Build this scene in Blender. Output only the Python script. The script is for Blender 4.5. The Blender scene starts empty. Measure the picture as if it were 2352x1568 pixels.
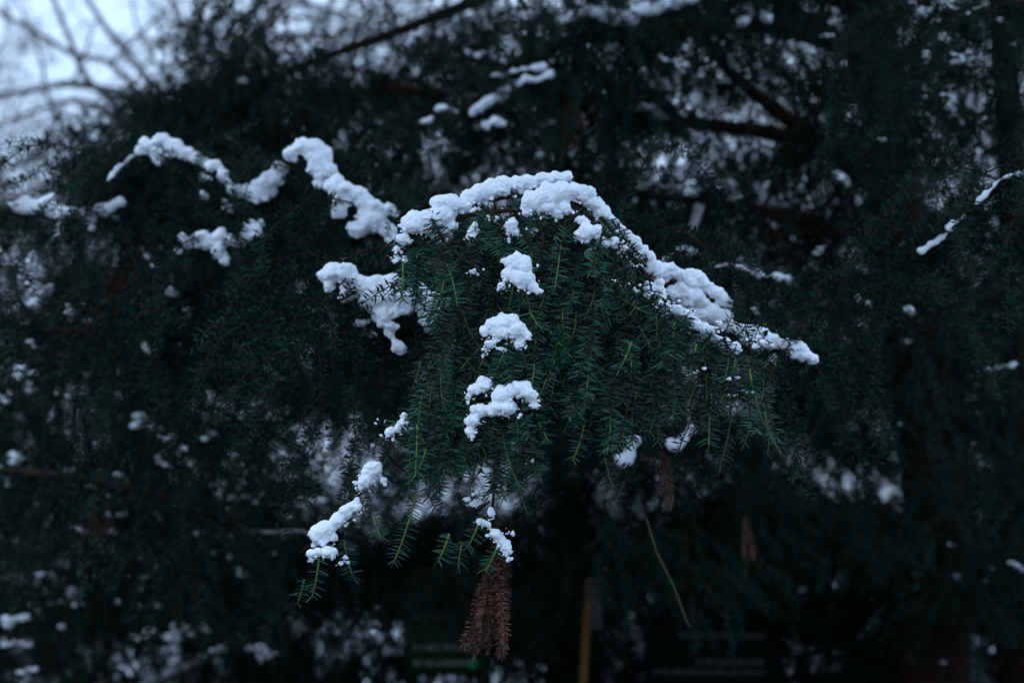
import bpy, math, random
import numpy as np
from mathutils import Vector

# ------------------------------------------------------------------ camera, sky, sun, exposure
S = bpy.context.scene
COL = S.collection
CAM_Z, PITCH, FOC = 1.6, math.radians(8.0), 50.0
cd = bpy.data.cameras.new("camera")
cam = bpy.data.objects.new("camera", cd); COL.objects.link(cam)
cam.location = (0, 0, CAM_Z); cam.rotation_euler = (math.radians(90) + PITCH, 0, 0)
cd.lens = FOC; cd.sensor_width = 36; cd.clip_start = 0.05; cd.clip_end = 600
cd.dof.use_dof = True; cd.dof.focus_distance = 2.80; cd.dof.aperture_fstop = 1.9
S.camera = cam

SUN_EL, SUN_ROT = math.radians(32), math.radians(215)
W = bpy.data.worlds.new("World"); S.world = W; W.use_nodes = True
wn = W.node_tree.nodes; wl = W.node_tree.links
bg = wn["Background"]; bg.inputs["Strength"].default_value = 0.1
sky = wn.new("ShaderNodeTexSky"); sky.sky_type = 'NISHITA'; sky.sun_disc = False
sky.sun_elevation = SUN_EL; sky.sun_rotation = SUN_ROT; sky.dust_density = 2.0
wm = wn.new("ShaderNodeMix"); wm.data_type = 'RGBA'; wm.inputs[0].default_value = 0.92
wm.inputs[7].default_value = (6.0, 8.1, 11.0, 1)          # thick pale cloud
wtc = wn.new("ShaderNodeTexCoord"); wsx = wn.new("ShaderNodeSeparateXYZ"); wl.new(wtc.outputs["Generated"], wsx.inputs[0])
wcl = wn.new("ShaderNodeMapRange"); wcl.inputs[1].default_value = 0.0; wcl.inputs[2].default_value = 1.0   # overcast sky: (1 + 2 sin el) / 3
wcl.inputs[3].default_value = 0.62; wcl.inputs[4].default_value = 1.90; wl.new(wsx.outputs["Z"], wcl.inputs[0])
wsc = wn.new("ShaderNodeVectorMath"); wsc.operation = 'SCALE'; wsc.inputs[0].default_value = (12.4, 17.0, 23.6)
wl.new(wcl.outputs[0], wsc.inputs["Scale"]); wl.new(wsc.outputs[0], wm.inputs[7])
wl.new(sky.outputs[0], wm.inputs[6]); wl.new(wm.outputs[2], bg.inputs["Color"])
sd = bpy.data.lights.new("sun", 'SUN'); sd.energy = 0.5; sd.angle = math.radians(40); sd.color = (1.0, 0.97, 0.94)
sun = bpy.data.objects.new("sun", sd); COL.objects.link(sun)
sdir = Vector((math.sin(SUN_ROT) * math.cos(SUN_EL), math.cos(SUN_ROT) * math.cos(SUN_EL), math.sin(SUN_EL)))
sun.rotation_euler = sdir.to_track_quat('Z', 'Y').to_euler(); sun.location = (0, 0, 12)
S.view_settings.view_transform = 'Standard'; S.view_settings.look = 'None'
S.view_settings.exposure = -0.72; S.view_settings.gamma = 1.0; S.view_settings.use_curve_mapping = False
S.render.engine = 'CYCLES'
S.cycles.max_bounces = 5; S.cycles.diffuse_bounces = 3; S.cycles.glossy_bounces = 2
S.cycles.transparent_max_bounces = 4; S.cycles.use_denoising = True
try:
    S.cycles.denoiser = 'OPENIMAGEDENOISE'
except Exception:
    pass
S.render.use_persistent_data = False

# ------------------------------------------------------------------ helpers
rng = np.random.default_rng(11)
random.seed(5)
K = 36.0 / FOC / 2352.0
cp, sp = math.cos(PITCH), math.sin(PITCH)

def P(x, y, d):
    """a spot in the place: d metres ahead of the tripod, offset sideways and upwards"""
    u, v = (x - 1176) * K * d, (784 - y) * K * d
    return np.array([u, d * cp - v * sp, CAM_Z + d * sp + v * cp])

def PP(a):
    return np.array([P(*q) for q in a])

def look(p):
    r = p - np.array([0, 0, CAM_Z])
    d = r[1] * cp + r[2] * sp; v = -r[1] * sp + r[2] * cp
    return 1176 + r[0] / (K * d), 784 - v / (K * d), d

def nrm(v):
    return v / (np.linalg.norm(v) + 1e-12)

def mesh_np(name, verts, faces_list, mats, midx=None, smooth=False):
    """faces_list: list of int arrays, (n,3) or (n,4)"""
    me = bpy.data.meshes.new(name)
    verts = np.asarray(verts, dtype=np.float32)
    loops, sizes = [], []
    for f in faces_list:
        f = np.asarray(f, dtype=np.int32)
        if len(f) == 0:
            continue
        loops.append(f.ravel()); sizes.append(np.full(len(f), f.shape[1], dtype=np.int32))
    loops = np.concatenate(loops); sizes = np.concatenate(sizes)
    me.vertices.add(len(verts)); me.vertices.foreach_set("co", verts.ravel())
    me.loops.add(len(loops)); me.loops.foreach_set("vertex_index", loops)
    me.polygons.add(len(sizes))
    st = np.concatenate([[0], np.cumsum(sizes)[:-1]]).astype(np.int32)
    me.polygons.foreach_set("loop_start", st); me.polygons.foreach_set("loop_total", sizes)
    if smooth:
        me.polygons.foreach_set("use_smooth", np.ones(len(sizes), dtype=bool))
    for m in mats:
        me.materials.append(m)
    if midx is not None:
        me.polygons.foreach_set("material_index", np.asarray(midx, dtype=np.int32))
    me.update(calc_edges=True)
    return me

class MB:
    """collects quads and triangles with material numbers"""
    def __init__(s):
        s.v, s.q, s.t, s.mq, s.mt, s.n = [], [], [], [], [], 0
    def add(s, v, q=None, t=None, m=0):
        v = np.asarray(v, dtype=np.float64)
        if q is not None and len(q):
            q = np.asarray(q); s.q.append(q + s.n); s.mq.append(np.full(len(q), m))
        if t is not None and len(t):
            t = np.asarray(t); s.t.append(t + s.n); s.mt.append(np.full(len(t), m))
        s.v.append(v); s.n += len(v)
    def mesh(s, name, mats, smooth=False):
        fl, mi = [], []
        if s.q: fl.append(np.concatenate(s.q)); mi.append(np.concatenate(s.mq))
        if s.t: fl.append(np.concatenate(s.t)); mi.append(np.concatenate(s.mt))
        return mesh_np(name, np.concatenate(s.v), fl, mats, np.concatenate(mi), smooth)

def link(name, me, parent=None, loc=None):
    o = bpy.data.objects.new(name, me); COL.objects.link(o)
    if parent is not None: o.parent = parent
    if loc is not None: o.location = loc
    return o

def tag(o, label=None, cat=None, group=None, kind=None):
    if label: o["label"] = label
    if cat: o["category"] = cat
    if group: o["group"] = group
    if kind: o["kind"] = kind
    return o

def empty(name, loc):
    o = bpy.data.objects.new(name, None); COL.objects.link(o); o.location = loc
    o.empty_display_size = 0.05
    return o

def tube_geo(pts, rad, seg=6, wob=0.0):
    pts = np.asarray(pts); n = len(pts); rad = np.broadcast_to(np.asarray(rad, float), (n,))
    tang = np.gradient(pts, axis=0); tang /= np.linalg.norm(tang, axis=1)[:, None] + 1e-12
    ref = np.array([0.31, 0.9, 0.27]); ref = nrm(ref)
    a = np.cross(tang, ref); a /= np.linalg.norm(a, axis=1)[:, None] + 1e-9
    b = np.cross(tang, a)
    ang = np.linspace(0, 2 * math.pi, seg, endpoint=False)
    r = rad[:, None] * (1 + wob * rng.normal(size=(n, seg)))
    v = pts[:, None, :] + r[:, :, None] * (np.cos(ang)[None, :, None] * a[:, None, :] + np.sin(ang)[None, :, None] * b[:, None, :])
    v = v.reshape(-1, 3)
    i = np.arange(n - 1)[:, None] * seg; j = np.arange(seg)[None, :]; j2 = (j + 1) % seg
    q = np.stack([i + j, i + j2, i + seg + j2, i + seg + j], axis=-1).reshape(-1, 4)
    t = []
    v = np.vstack([v, pts[-1] + tang[-1] * rad[-1]])
    base = (n - 1) * seg
    for k in range(seg):
        t.append((base + k, base + (k + 1) % seg, n * seg))
    return v, q, np.array(t)

def smooth_line(pts, per=6):
    pts = np.asarray(pts, float); n = len(pts); out = []
    for i in range(n - 1):
        p0, p1, p2, p3 = pts[max(i - 1, 0)], pts[i], pts[i + 1], pts[min(i + 2, n - 1)]
        for t in np.linspace(0, 1, per, endpoint=False):
            out.append(0.5 * (2 * p1 + (p2 - p0) * t + (2 * p0 - 5 * p1 + 4 * p2 - p3) * t * t + (3 * p1 - p0 - 3 * p2 + p3) * t ** 3))
    out.append(pts[-1])
    return np.array(out)

# ------------------------------------------------------------------ materials
def mat(name):
    m = bpy.data.materials.new(name); m.use_nodes = True
    nt = m.node_tree; b = nt.nodes["Principled BSDF"]
    return m, nt, b

def ramp_mat(name, c0, c1, scale, rough=0.6, bump=0.0, bscale=None, rnd=0.0, spec=0.5, stretch=None, dist=0.01):
    m, nt, b = mat(name); L = nt.links
    tc = nt.nodes.new("ShaderNodeTexCoord"); mp = nt.nodes.new("ShaderNodeMapping")
    L.new(tc.outputs["Object"], mp.inputs[0])
    if stretch: mp.inputs["Scale"].default_value = stretch
    nz = nt.nodes.new("ShaderNodeTexNoise"); nz.inputs["Scale"].default_value = scale; nz.inputs["Detail"].default_value = 5
    L.new(mp.outputs[0], nz.inputs["Vector"])
    cr = nt.nodes.new("ShaderNodeValToRGB"); cr.color_ramp.elements[0].position = 0.3; cr.color_ramp.elements[1].position = 0.7
    cr.color_ramp.elements[0].color = (*c0, 1); cr.color_ramp.elements[1].color = (*c1, 1)
    if rnd:
        oi = nt.nodes.new("ShaderNodeObjectInfo"); ma = nt.nodes.new("ShaderNodeMath"); ma.operation = 'MULTIPLY_ADD'
        ma.inputs[1].default_value = rnd; L.new(oi.outputs["Random"], ma.inputs[0]); 
        sb = nt.nodes.new("ShaderNodeMath"); sb.operation = 'SUBTRACT'; sb.inputs[1].default_value = rnd / 2
        L.new(nz.outputs["Fac"], sb.inputs[0]); L.new(sb.outputs[0], ma.inputs[2]); L.new(ma.outputs[0], cr.inputs[0])
    else:
        L.new(nz.outputs["Fac"], cr.inputs[0])
    L.new(cr.outputs[0], b.inputs["Base Color"])
    b.inputs["Roughness"].default_value = rough; b.inputs["Specular IOR Level"].default_value = spec
    if bump:
        n2 = nt.nodes.new("ShaderNodeTexNoise"); n2.inputs["Scale"].default_value = bscale or scale * 4; n2.inputs["Detail"].default_value = 6
        L.new(mp.outputs[0], n2.inputs["Vector"])
        bp = nt.nodes.new("ShaderNodeBump"); bp.inputs["Strength"].default_value = bump; bp.inputs["Distance"].default_value = dist
        L.new(n2.outputs["Fac"], bp.inputs["Height"]); L.new(bp.outputs[0], b.inputs["Normal"])
    return m

M_NEEDLE = ramp_mat("yew_needle", (0.002, 0.011, 0.007), (0.012, 0.064, 0.038), 60, rough=0.32, rnd=0.9, spec=0.25)
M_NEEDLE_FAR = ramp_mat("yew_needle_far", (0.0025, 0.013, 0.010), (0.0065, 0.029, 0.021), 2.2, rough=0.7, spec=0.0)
M_NEEDLE_MID = ramp_mat("yew_needle_shaded", (0.0025, 0.014, 0.010), (0.007, 0.034, 0.024), 30, rough=0.5, rnd=0.5, spec=0.05)  # darker needle copy: shade on the rear boughs is put into the colour
M_SHOOT = ramp_mat("new_shoot_bark", (0.022, 0.050, 0.006), (0.13, 0.185, 0.022), 60, rough=0.55, rnd=0.9)
M_TWIG = ramp_mat("old_twig_bark", (0.012, 0.008, 0.006), (0.040, 0.024, 0.014), 90, rough=0.9, bump=0.4, spec=0.1)
M_BARK = ramp_mat("yew_bark", (0.009, 0.0045, 0.0035), (0.030, 0.014, 0.009), 9, rough=0.95, spec=0.05, bump=0.8, bscale=22, stretch=(1, 1, 0.25), dist=0.03)
M_DEAD = ramp_mat("dead_needle", (0.030, 0.011, 0.006), (0.125, 0.043, 0.018), 50, rough=0.8, rnd=0.3)
M_SNOW = ramp_mat("snow", (0.78, 0.83, 0.90), (0.86, 0.89, 0.94), 30, rough=0.8, bump=0.35, bscale=320, spec=0.2, dist=0.006)
M_STICK = ramp_mat("pale_dead_wood", (0.16, 0.16, 0.15), (0.30, 0.30, 0.30), 30, rough=0.8)
M_TAN = ramp_mat("dry_stalk", (0.05, 0.043, 0.02), (0.10, 0.085, 0.04), 30, rough=0.8)

def frosted(name, c0, c1, lo, hi):
    """twigs and ground whose upper faces carry snow"""
    m, nt, b = mat(name); L = nt.links
    g = nt.nodes.new("ShaderNodeNewGeometry"); sx = nt.nodes.new("ShaderNodeSeparateXYZ"); L.new(g.outputs["Normal"], sx.inputs[0])
    nz = nt.nodes.new("ShaderNodeTexNoise"); nz.inputs["Scale"].default_value = 3.0; nz.inputs["Detail"].default_value = 4
    tc = nt.nodes.new("ShaderNodeTexCoord"); L.new(tc.outputs["Object"], nz.inputs["Vector"])
    ad = nt.nodes.new("ShaderNodeMath"); ad.operation = 'MULTIPLY_ADD'; ad.inputs[1].default_value = 0.6
    L.new(nz.outputs["Fac"], ad.inputs[0]); L.new(sx.outputs["Z"], ad.inputs[2])
    mr = nt.nodes.new("ShaderNodeMapRange"); mr.inputs[1].default_value = lo; mr.inputs[2].default_value = hi
    L.new(ad.outputs[0], mr.inputs[0])
    n2 = nt.nodes.new("ShaderNodeTexNoise"); n2.inputs["Scale"].default_value = 8.0; L.new(tc.outputs["Object"], n2.inputs["Vector"])
    cr = nt.nodes.new("ShaderNodeValToRGB"); cr.color_ramp.elements[0].color = (*c0, 1); cr.color_ramp.elements[1].color = (*c1, 1)
    L.new(n2.outputs["Fac"], cr.inputs[0])
    mx = nt.nodes.new("ShaderNodeMix"); mx.data_type = 'RGBA'; mx.inputs[7].default_value = (0.84, 0.87, 0.92, 1)
    L.new(mr.outputs[0], mx.inputs[0]); L.new(cr.outputs[0], mx.inputs[6]); L.new(mx.outputs[2], b.inputs["Base Color"])
    b.inputs["Roughness"].default_value = 0.8; b.inputs["Specular IOR Level"].default_value = 0.2
    return m
M_BARE = frosted("bare_bark_with_snow", (0.05, 0.045, 0.043), (0.10, 0.095, 0.095), 0.8, 1.15)

_b = M_SNOW.node_tree.nodes["Principled BSDF"]
_b.inputs["Subsurface Weight"].default_value = 0.7; _b.inputs["Subsurface Radius"].default_value = (1.0, 1.0, 1.0); _b.inputs["Subsurface Scale"].default_value = 0.0028
# ------------------------------------------------------------------ ground
def make_ground():
    n = 120
    xs = np.sign(np.linspace(-1, 1, n)) * np.abs(np.linspace(-1, 1, n)) ** 2.2 * 260
    ys = np.sign(np.linspace(-1, 1, n)) * np.abs(np.linspace(-1, 1, n)) ** 2.2 * 260
    X, Y = np.meshgrid(xs, ys)
    Z = 0.06 * np.sin(X * 0.7 + 1) * np.cos(Y * 0.55) + 0.03 * np.sin(X * 2.1 + Y * 1.3) + rng.normal(0, 0.012, X.shape)
    v = np.stack([X, Y, Z], -1).reshape(-1, 3)
    i = (np.arange(n - 1)[:, None] * n + np.arange(n - 1)[None, :]).ravel()
    q = np.stack([i, i + 1, i + n + 1, i + n], -1)
    m, nt, b = mat("ground_snow_and_litter"); L = nt.links
    tc = nt.nodes.new("ShaderNodeTexCoord")
    nz = nt.nodes.new("ShaderNodeTexNoise"); nz.inputs["Scale"].default_value = 1.3; nz.inputs["Detail"].default_value = 8
    L.new(tc.outputs["Object"], nz.inputs["Vector"])
    # needle litter under the yew, widened to cut light bounced off snow; snow beyond
    vm = nt.nodes.new("ShaderNodeVectorMath"); vm.operation = 'DISTANCE'; vm.inputs[1].default_value = (1.4, 6.0, 0)
    L.new(tc.outputs["Object"], vm.inputs[0])
    mr = nt.nodes.new("ShaderNodeMapRange"); mr.inputs[1].default_value = 7.0; mr.inputs[2].default_value = 13.0
    mr.inputs[3].default_value = -0.25; mr.inputs[4].default_value = 0.22
    L.new(vm.outputs["Value"], mr.inputs[0])
    ad = nt.nodes.new("ShaderNodeMath"); ad.operation = 'ADD'; L.new(nz.outputs["Fac"], ad.inputs[0]); L.new(mr.outputs[0], ad.inputs[1])
    st = nt.nodes.new("ShaderNodeMapRange"); st.inputs[1].default_value = 0.46; st.inputs[2].default_value = 0.54
    L.new(ad.outputs[0], st.inputs[0])
    n2 = nt.nodes.new("ShaderNodeTexNoise"); n2.inputs["Scale"].default_value = 25; L.new(tc.outputs["Object"], n2.inputs["Vector"])
    cr = nt.nodes.new("ShaderNodeValToRGB"); cr.color_ramp.elements[0].color = (0.018, 0.012, 0.008, 1); cr.color_ramp.elements[1].color = (0.06, 0.04, 0.025, 1)
    L.new(n2.outputs["Fac"], cr.inputs[0])
    mx = nt.nodes.new("ShaderNodeMix"); mx.data_type = 'RGBA'; mx.inputs[7].default_value = (0.82, 0.86, 0.92, 1)
    L.new(st.outputs[0], mx.inputs[0]); L.new(cr.outputs[0], mx.inputs[6]); L.new(mx.outputs[2], b.inputs["Base Color"])
    b.inputs["Roughness"].default_value = 0.85
    o = link("ground", mesh_np("ground", v, [q], [m], smooth=True))
    tag(o, kind="structure")
make_ground()

# ------------------------------------------------------------------ yew shoots (needles on a twig)
def needle_dirs(n, L, nl, seed, flat=0.4, front=0.28):
    """base points and directions of the needles of a shoot that grows along +Z, faces +Y"""
    r = np.random.default_rng(seed); out = []
    bend = r.normal(0, 0.14) * L
    for i in range(n):
        t = (i + 0.6 + r.uniform(-.3, .3)) / n
        s = t * L
        c = np.array([bend * t * t, 0, s])
        if r.random() < front: phi = math.pi / 2 + r.normal(0, 0.55)
        else: phi = (0 if i % 2 else math.pi) + r.normal(0, flat)
        al = math.radians(86 - 8 * t - (max(t - .86, 0) / .14) * 42 + r.normal(0, 7))
        o = np.array([math.cos(phi), math.sin(phi), 0]); z = np.array([0, 0, 1.0])
        d = o * math.sin(al) + z * math.cos(al)
        w = nrm(z - d * d[2]); tw = r.normal(0, 0.5)
        w = nrm(w * math.cos(tw) + np.cross(d, w) * math.sin(tw))
        ln = nl * r.uniform(.78, 1.12) * (0.62 + 0.38 * min(1, t / .12)) * (1 - .35 * max(t - .85, 0) / .15)
        out.append((c, d, w, ln, r.normal(0.10, 0.16)))
    return out, bend

def needle_hi(c, d, w, ln, cu, wd=0.0034):
    n = np.cross(d, w); z = np.array([0, 0, 1.0])
    st = [(0, .45), (.22, 1.0), (.62, .92), (.88, .5)]
    v = []
    for t, k in st:
        ctr = c + d * ln * t + z * cu * ln * t * t
        v += [ctr - w * wd * .5 * k, ctr + n * wd * .16 * k, ctr + w * wd * .5 * k]
    v.append(c + d * ln + z * cu * ln)
    q = []
    for a in range(3):
        b = a * 3
        q += [(b, b + 1, b + 4, b + 3), (b + 1, b + 2, b + 5, b + 4)]
    return np.array(v), np.array(q), np.array([(9, 10, 12), (10, 11, 12)])

def needle_lo(c, d, w, ln, cu, wd=0.0046):
    z = np.array([0, 0, 1.0]); mid = c + d * ln * .5 + z * cu * ln * .25; tip = c + d * ln + z * cu * ln
    return np.array([c, mid - w * wd * .5, tip, mid + w * wd * .5]), np.array([(0, 1, 2, 3)]), None

def shoot_mesh(name, L, n, seed, hi=True, stem_mat=None, needle_mat=None, nl=0.0235, rad=0.0016, needles=True, front=0.34, flat=.4):
    mb = MB(); nd, bend = needle_dirs(n, L, nl, seed, front=front, flat=flat)
    ts = np.linspace(0, 1, 6); ax = np.stack([bend * ts ** 2, ts * 0, ts * L], -1)
    v, q, t = tube_geo(ax, rad * (1.1 - .55 * ts), 5 if hi else 3); mb.add(v, q, t, 0)
    if needles:
        for a in nd:
            v, q, t = (needle_hi if hi else needle_lo)(*a); mb.add(v, q, t, 1)
    return mb.mesh(name, [stem_mat or M_SHOOT, needle_mat or M_NEEDLE], smooth=hi), nd

LENS_HI = [0.06, 0.075, 0.09, 0.105, 0.12, 0.14, 0.16]
SH_HI = {L: [shoot_mesh("shoot", L, int(L / 0.0026), 100 + 7 * i + 31 * k)[0] for k in range(3)] for i, L in enumerate(LENS_HI)}
SH_OLD = {L: [shoot_mesh("old_shoot", L, int(L / 0.0027), 400 + 7 * i + 31 * k, stem_mat=M_TWIG)[0] for k in range(3)] for i, L in enumerate(LENS_HI)}
LENS_LO = [0.08, 0.11, 0.14, 0.18]
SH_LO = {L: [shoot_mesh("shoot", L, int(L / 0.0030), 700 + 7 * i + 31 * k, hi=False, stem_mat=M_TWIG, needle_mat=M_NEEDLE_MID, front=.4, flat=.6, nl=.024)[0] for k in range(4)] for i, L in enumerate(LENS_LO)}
SH_DEAD = [shoot_mesh("dead_shoot", 0.15, 95, 900 + k, stem_mat=M_TWIG, needle_mat=M_DEAD, front=.45, flat=.9, nl=.017)[0] for k in range(3)]

def frame_quat(z, face, roll):
    z = nrm(np.asarray(z, float)); f = np.asarray(face, float)
    y = nrm(f - z * np.dot(f, z)); x = np.cross(y, z)
    c, s = math.cos(roll), math.sin(roll)
    x2, y2 = x * c + y * s, y * c - x * s
    from mathutils import Matrix
    return Matrix(((x2[0], y2[0], z[0]), (x2[1], y2[1], z[1]), (x2[2], y2[2], z[2]))).to_quaternion()

FACE = np.array([0.0, -1.0, 0.12])

def put_shoot(root, base, direc, L, pool, lens, roll=None, name="shoot", k=None, ok=None):
    if ok is not None:
        while not ok(base + nrm(direc) * L):
            L *= .8
            if L < .045: return None
    key = min(lens, key=lambda a: abs(a - L))
    var = pool[key]; me = var[random.randrange(len(var)) if k is None else k]
    o = bpy.data.objects.new(name, me); COL.objects.link(o); o.parent = root
    o.location = Vector(base) - root.location
    o.rotation_mode = 'QUATERNION'
    o.rotation_quaternion = frame_quat(direc, FACE, random.gauss(0, .36) if roll is None else roll)
    s = L / key; o.scale = (random.uniform(.92, 1.08), 1, s)
    return o

# ---- a hanging curtain of branchlets below a stem
def grow(root, mbw, start, d0, stop, pool, lens, step=0.05, sl=(0.075, 0.135), fan=None, side=0.62, name="shoot", maxn=14, tipmul=1.0, cap=None, ok=None, droop=.38, spread=(.14, .62)):
    """one branchlet: wood goes into mbw, its shoots become parts of root"""
    p = np.array(start, float); d = nrm(np.array(d0, float)); pts = [p.copy()]; n = 0; sgn = random.choice((-1, 1)); made = 0
    while n < maxn:
        g = np.array([0, 0, -1.0]) if fan is None else fan(p)
        d = nrm(d * (1 - droop) + nrm(g) * droop + rng.normal(0, .07 if droop > .3 else .13, 3))
        p = p + d * step; pts.append(p.copy()); n += 1
        if stop(p): break
        lat = nrm(np.cross(d, FACE)) * sgn; sgn = -sgn
        if random.random() < side and (cap is None or cap[0] > 0):
            sd_ = nrm(d * .75 + lat * random.uniform(*spread) - FACE * random.uniform(-.35, .1) + np.array([0, 0, -.45]))
            put_shoot(root, p, sd_, random.uniform(*sl), pool, lens, name=name, ok=ok); made += 1
            if cap is not None: cap[0] -= 1
        if random.random() < .75 and n < 12:      # needles on the branchlet itself
            put_shoot(root, pts[-2], nrm(p - pts[-2]), step * random.uniform(1.3, 1.8), pool, lens, name=name, ok=ok); made += 1
            if cap is not None: cap[0] -= 1
    put_shoot(root, p, d, random.uniform(*sl) * tipmul, pool, lens, name=name, ok=ok)
    if len(pts) > 1:
        v, q, t = tube_geo(np.array(pts), np.linspace(0.0026, 0.0012, len(pts)), 5); mbw.add(v, q, t, 0)
    return made

def part_tube(name, pts, r0, r1, root, m=None, seg=10, wob=.05, per=6):
    pts = smooth_line(pts, per) - np.array(root.location)
    v, q, t = tube_geo(pts, np.linspace(r0, r1, len(pts)), seg, wob); mb = MB(); mb.add(v, q, t, 0)
    return link(name, mb.mesh(name, [m or M_BARK], True), root)

# ------------------------------------------------------------------ bare trees and thicket far behind
def bare_tree(base, h, seed, lean=(0, 0), label="", depth=5, rad=0.16, snowy=True, spread=1.0, p2=.5):
    r = np.random.default_rng(seed)
    root = empty("bare_tree", base)
    parts = {0: MB(), 1: MB(), 2: MB()}
    def seg_branch(p, d, L, rd, lev):
        n = 5 if lev < 3 else 4
        pts = [p]; q = p.copy(); dd = d.copy(); kids = []
        for i in range(n):
            dd = nrm(dd + r.normal(0, .13, 3) + np.array([0, 0, -.03 if lev > 2 else .02]))
            q = q + dd * L / n; pts.append(q.copy()); kids.append((q.copy(), dd.copy()))
        rr = np.linspace(rd, rd * .5, n + 1)
        v, f, t = tube_geo(np.array(pts), rr, 7 if lev < 2 else (4 if lev < 4 else 3))
        parts[0 if lev == 0 else (1 if lev < 3 else 2)].add(v, f, t, 0)
        if lev >= depth: return
        for (kp, kd) in kids[(1 if lev else 2):]:
            for _ in range(2 if lev < 5 else 1):
                if r.random() < (.9 if lev < 3 else p2):
                    o = nrm(np.cross(kd, r.normal(size=3)))
                    nd = nrm(kd * r.uniform(.45, .9) + o * r.uniform(.5, .95) * spread)
                    seg_branch(kp, nd, L * r.uniform(.48, .68), max(rd * .5, .011), lev + 1)
    seg_branch(np.array([0, 0, -.1]), nrm(np.array([lean[0], lean[1], 1.0])), h * .5, rad, 0)
    names = {0: "trunk", 1: "limb", 2: "twigs"}
    for k in parts:
        o = link(names[k], parts[k].mesh(names[k], [M_BARE]), root)
        if k == 2: tag(o, kind="stuff")
    return tag(root, label, "tree", "bare trees against the sky")

bt = bare_tree((-2.9, 14.0, 0), 11.0, 31, (-.22, .0), "bare tree rising behind the yew, its limbs reaching out over the pale sky", rad=.17, depth=6, p2=.42)
bare_tree((-6.4, 20.0, 0), 10.5, 22, (.06, .0), "bare frosted tree standing free at the sky edge, dense with fine twigs", rad=.13, p2=.6, depth=6)
bare_tree((-9.0, 27.0, 0), 11.0, 23, (.1, .0), "farthest bare grey tree, low at the left edge of the sky", rad=.13, p2=.5, depth=6)

for pts, r0, r1 in [([(-60, 222, 13), (80, 206, 13.2), (170, 192, 13.5), (320, 240, 13.8), (480, 420, 14)], .030, .06),
        ([(100, -60, 13), (160, 90, 13.2), (200, 180, 13.4), (280, 260, 13.7), (420, 440, 14)], .022, .05),
        ([(170, -60, 14.2), (240, 60, 14.2), (330, 170, 14.2), (450, 330, 14.2)], .022, .05),
        ([(-40, 10, 13), (60, 62, 13.2), (170, 125, 13.5), (260, 152, 13.8), (420, 330, 14)], .016, .04),
        ([(-40, 300, 13.6), (60, 262, 13.6), (180, 232, 13.8), (300, 300, 14), (440, 500, 14)], .016, .045),
        ([(215, 60, 13.4), (190, 140, 13.4), (165, 195, 13.4)], .012, .022), ([(440, -20, 14), (340, 60, 14), (250, 150, 13.8)], .014, .025),
        ([(20, 480, 14.4), (130, 400, 14.4), (220, 330, 14.4), (330, 390, 14.2)], .012, .030), ([(-40, 400, 14), (70, 370, 14), (170, 300, 14), (290, 300, 14)], .012, .028),
        ([(20, -40, 14.5), (90, 120, 14.5), (120, 250, 14.5), (240, 400, 14.3), (380, 560, 14.1)], .014, .035), ([(300, -40, 14.5), (320, 80, 14.5), (390, 190, 14.3)], .012, .022)]:
    part_tube("limb", PP(pts), r0, r1, bt, M_BARE, 6, .06)
def thicket():
    r = np.random.default_rng(77); mb = MB()
    for i in range(9000):
        x = r.uniform(-26, 26); y = r.uniform(27, 33); h = (2.2 + 2.2 * (.5 + .5 * math.sin(x * .55 + 1)) + r.normal(0, .5))
        z0 = r.uniform(0, max(h, .5)); L = r.uniform(.5, 1.4)
        d = nrm(np.array([r.normal(0, .6), r.normal(0, .4), r.uniform(.1, 1)]))
        p = np.array([x, y, z0]); pts = np.array([p, p + d * L * .5, p + d * L + np.array([0, 0, -.12])])
        v, q, t = tube_geo(pts, np.array([.028, .020, .010]), 3); mb.add(v, q, t, 0)
    o = link("thicket", mb.mesh("thicket", [M_BARE]))
    tag(o, "dim snow-dusted thicket along the far edge of the ground", "thicket", None, "stuff")
thicket()

# ------------------------------------------------------------------ big yew: trunk, limbs, crown
SPR = []
for k in range(8):
    nd, bend = needle_dirs(24, .15, .026, 1200 + k, flat=.7, front=.4)
    mb = MB(); ts = np.linspace(0, 1, 3)
    v, q, t = tube_geo(np.stack([bend * ts ** 2, ts * 0, ts * .15], -1), .0022, 3); mb.add(v, q, t, 1)
    for a in nd:
        v, q, t = needle_lo(*a, wd=.0075); mb.add(v, q, t, 0)
    SPR.append((np.concatenate(mb.v), np.concatenate(mb.q), np.concatenate(mb.t), np.concatenate(mb.mq), np.concatenate(mb.mt)))

def sprig_mesh(name, bases, dirs, scales):
    """many leafy sprigs joined to one crown"""
    V, Q, T, MQ, MT, off = [], [], [], [], [], 0
    n = len(bases); which = rng.integers(0, len(SPR), n)
    z = dirs / (np.linalg.norm(dirs, axis=1)[:, None] + 1e-9)
    f = np.tile(FACE, (n, 1)) + rng.normal(0, .75, (n, 3))
    y = f - z * (f * z).sum(1)[:, None]; y /= np.linalg.norm(y, axis=1)[:, None]
    x = np.cross(y, z)
    R = np.stack([x, y, z], axis=-1) * scales[:, None, None]
    for k in range(len(SPR)):
        ix = np.where(which == k)[0]
        if not len(ix): continue
        v, q, t, mq, mt = SPR[k]
        vv = np.einsum('nij,vj->nvi', R[ix], v) + bases[ix][:, None, :]
        o = (np.arange(len(ix)) * len(v))[:, None, None] + off
        V.append(vv.reshape(-1, 3)); Q.append((q[None] + o).reshape(-1, 4)); T.append((t[None] + o).reshape(-1, 3))
        MQ.append(np.tile(mq, len(ix))); MT.append(np.tile(mt, len(ix))); off += len(ix) * len(v)
    return mesh_np(name, np.concatenate(V), [np.concatenate(Q), np.concatenate(T)], [M_NEEDLE_FAR, M_TWIG], np.concatenate(MQ + MT))

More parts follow.
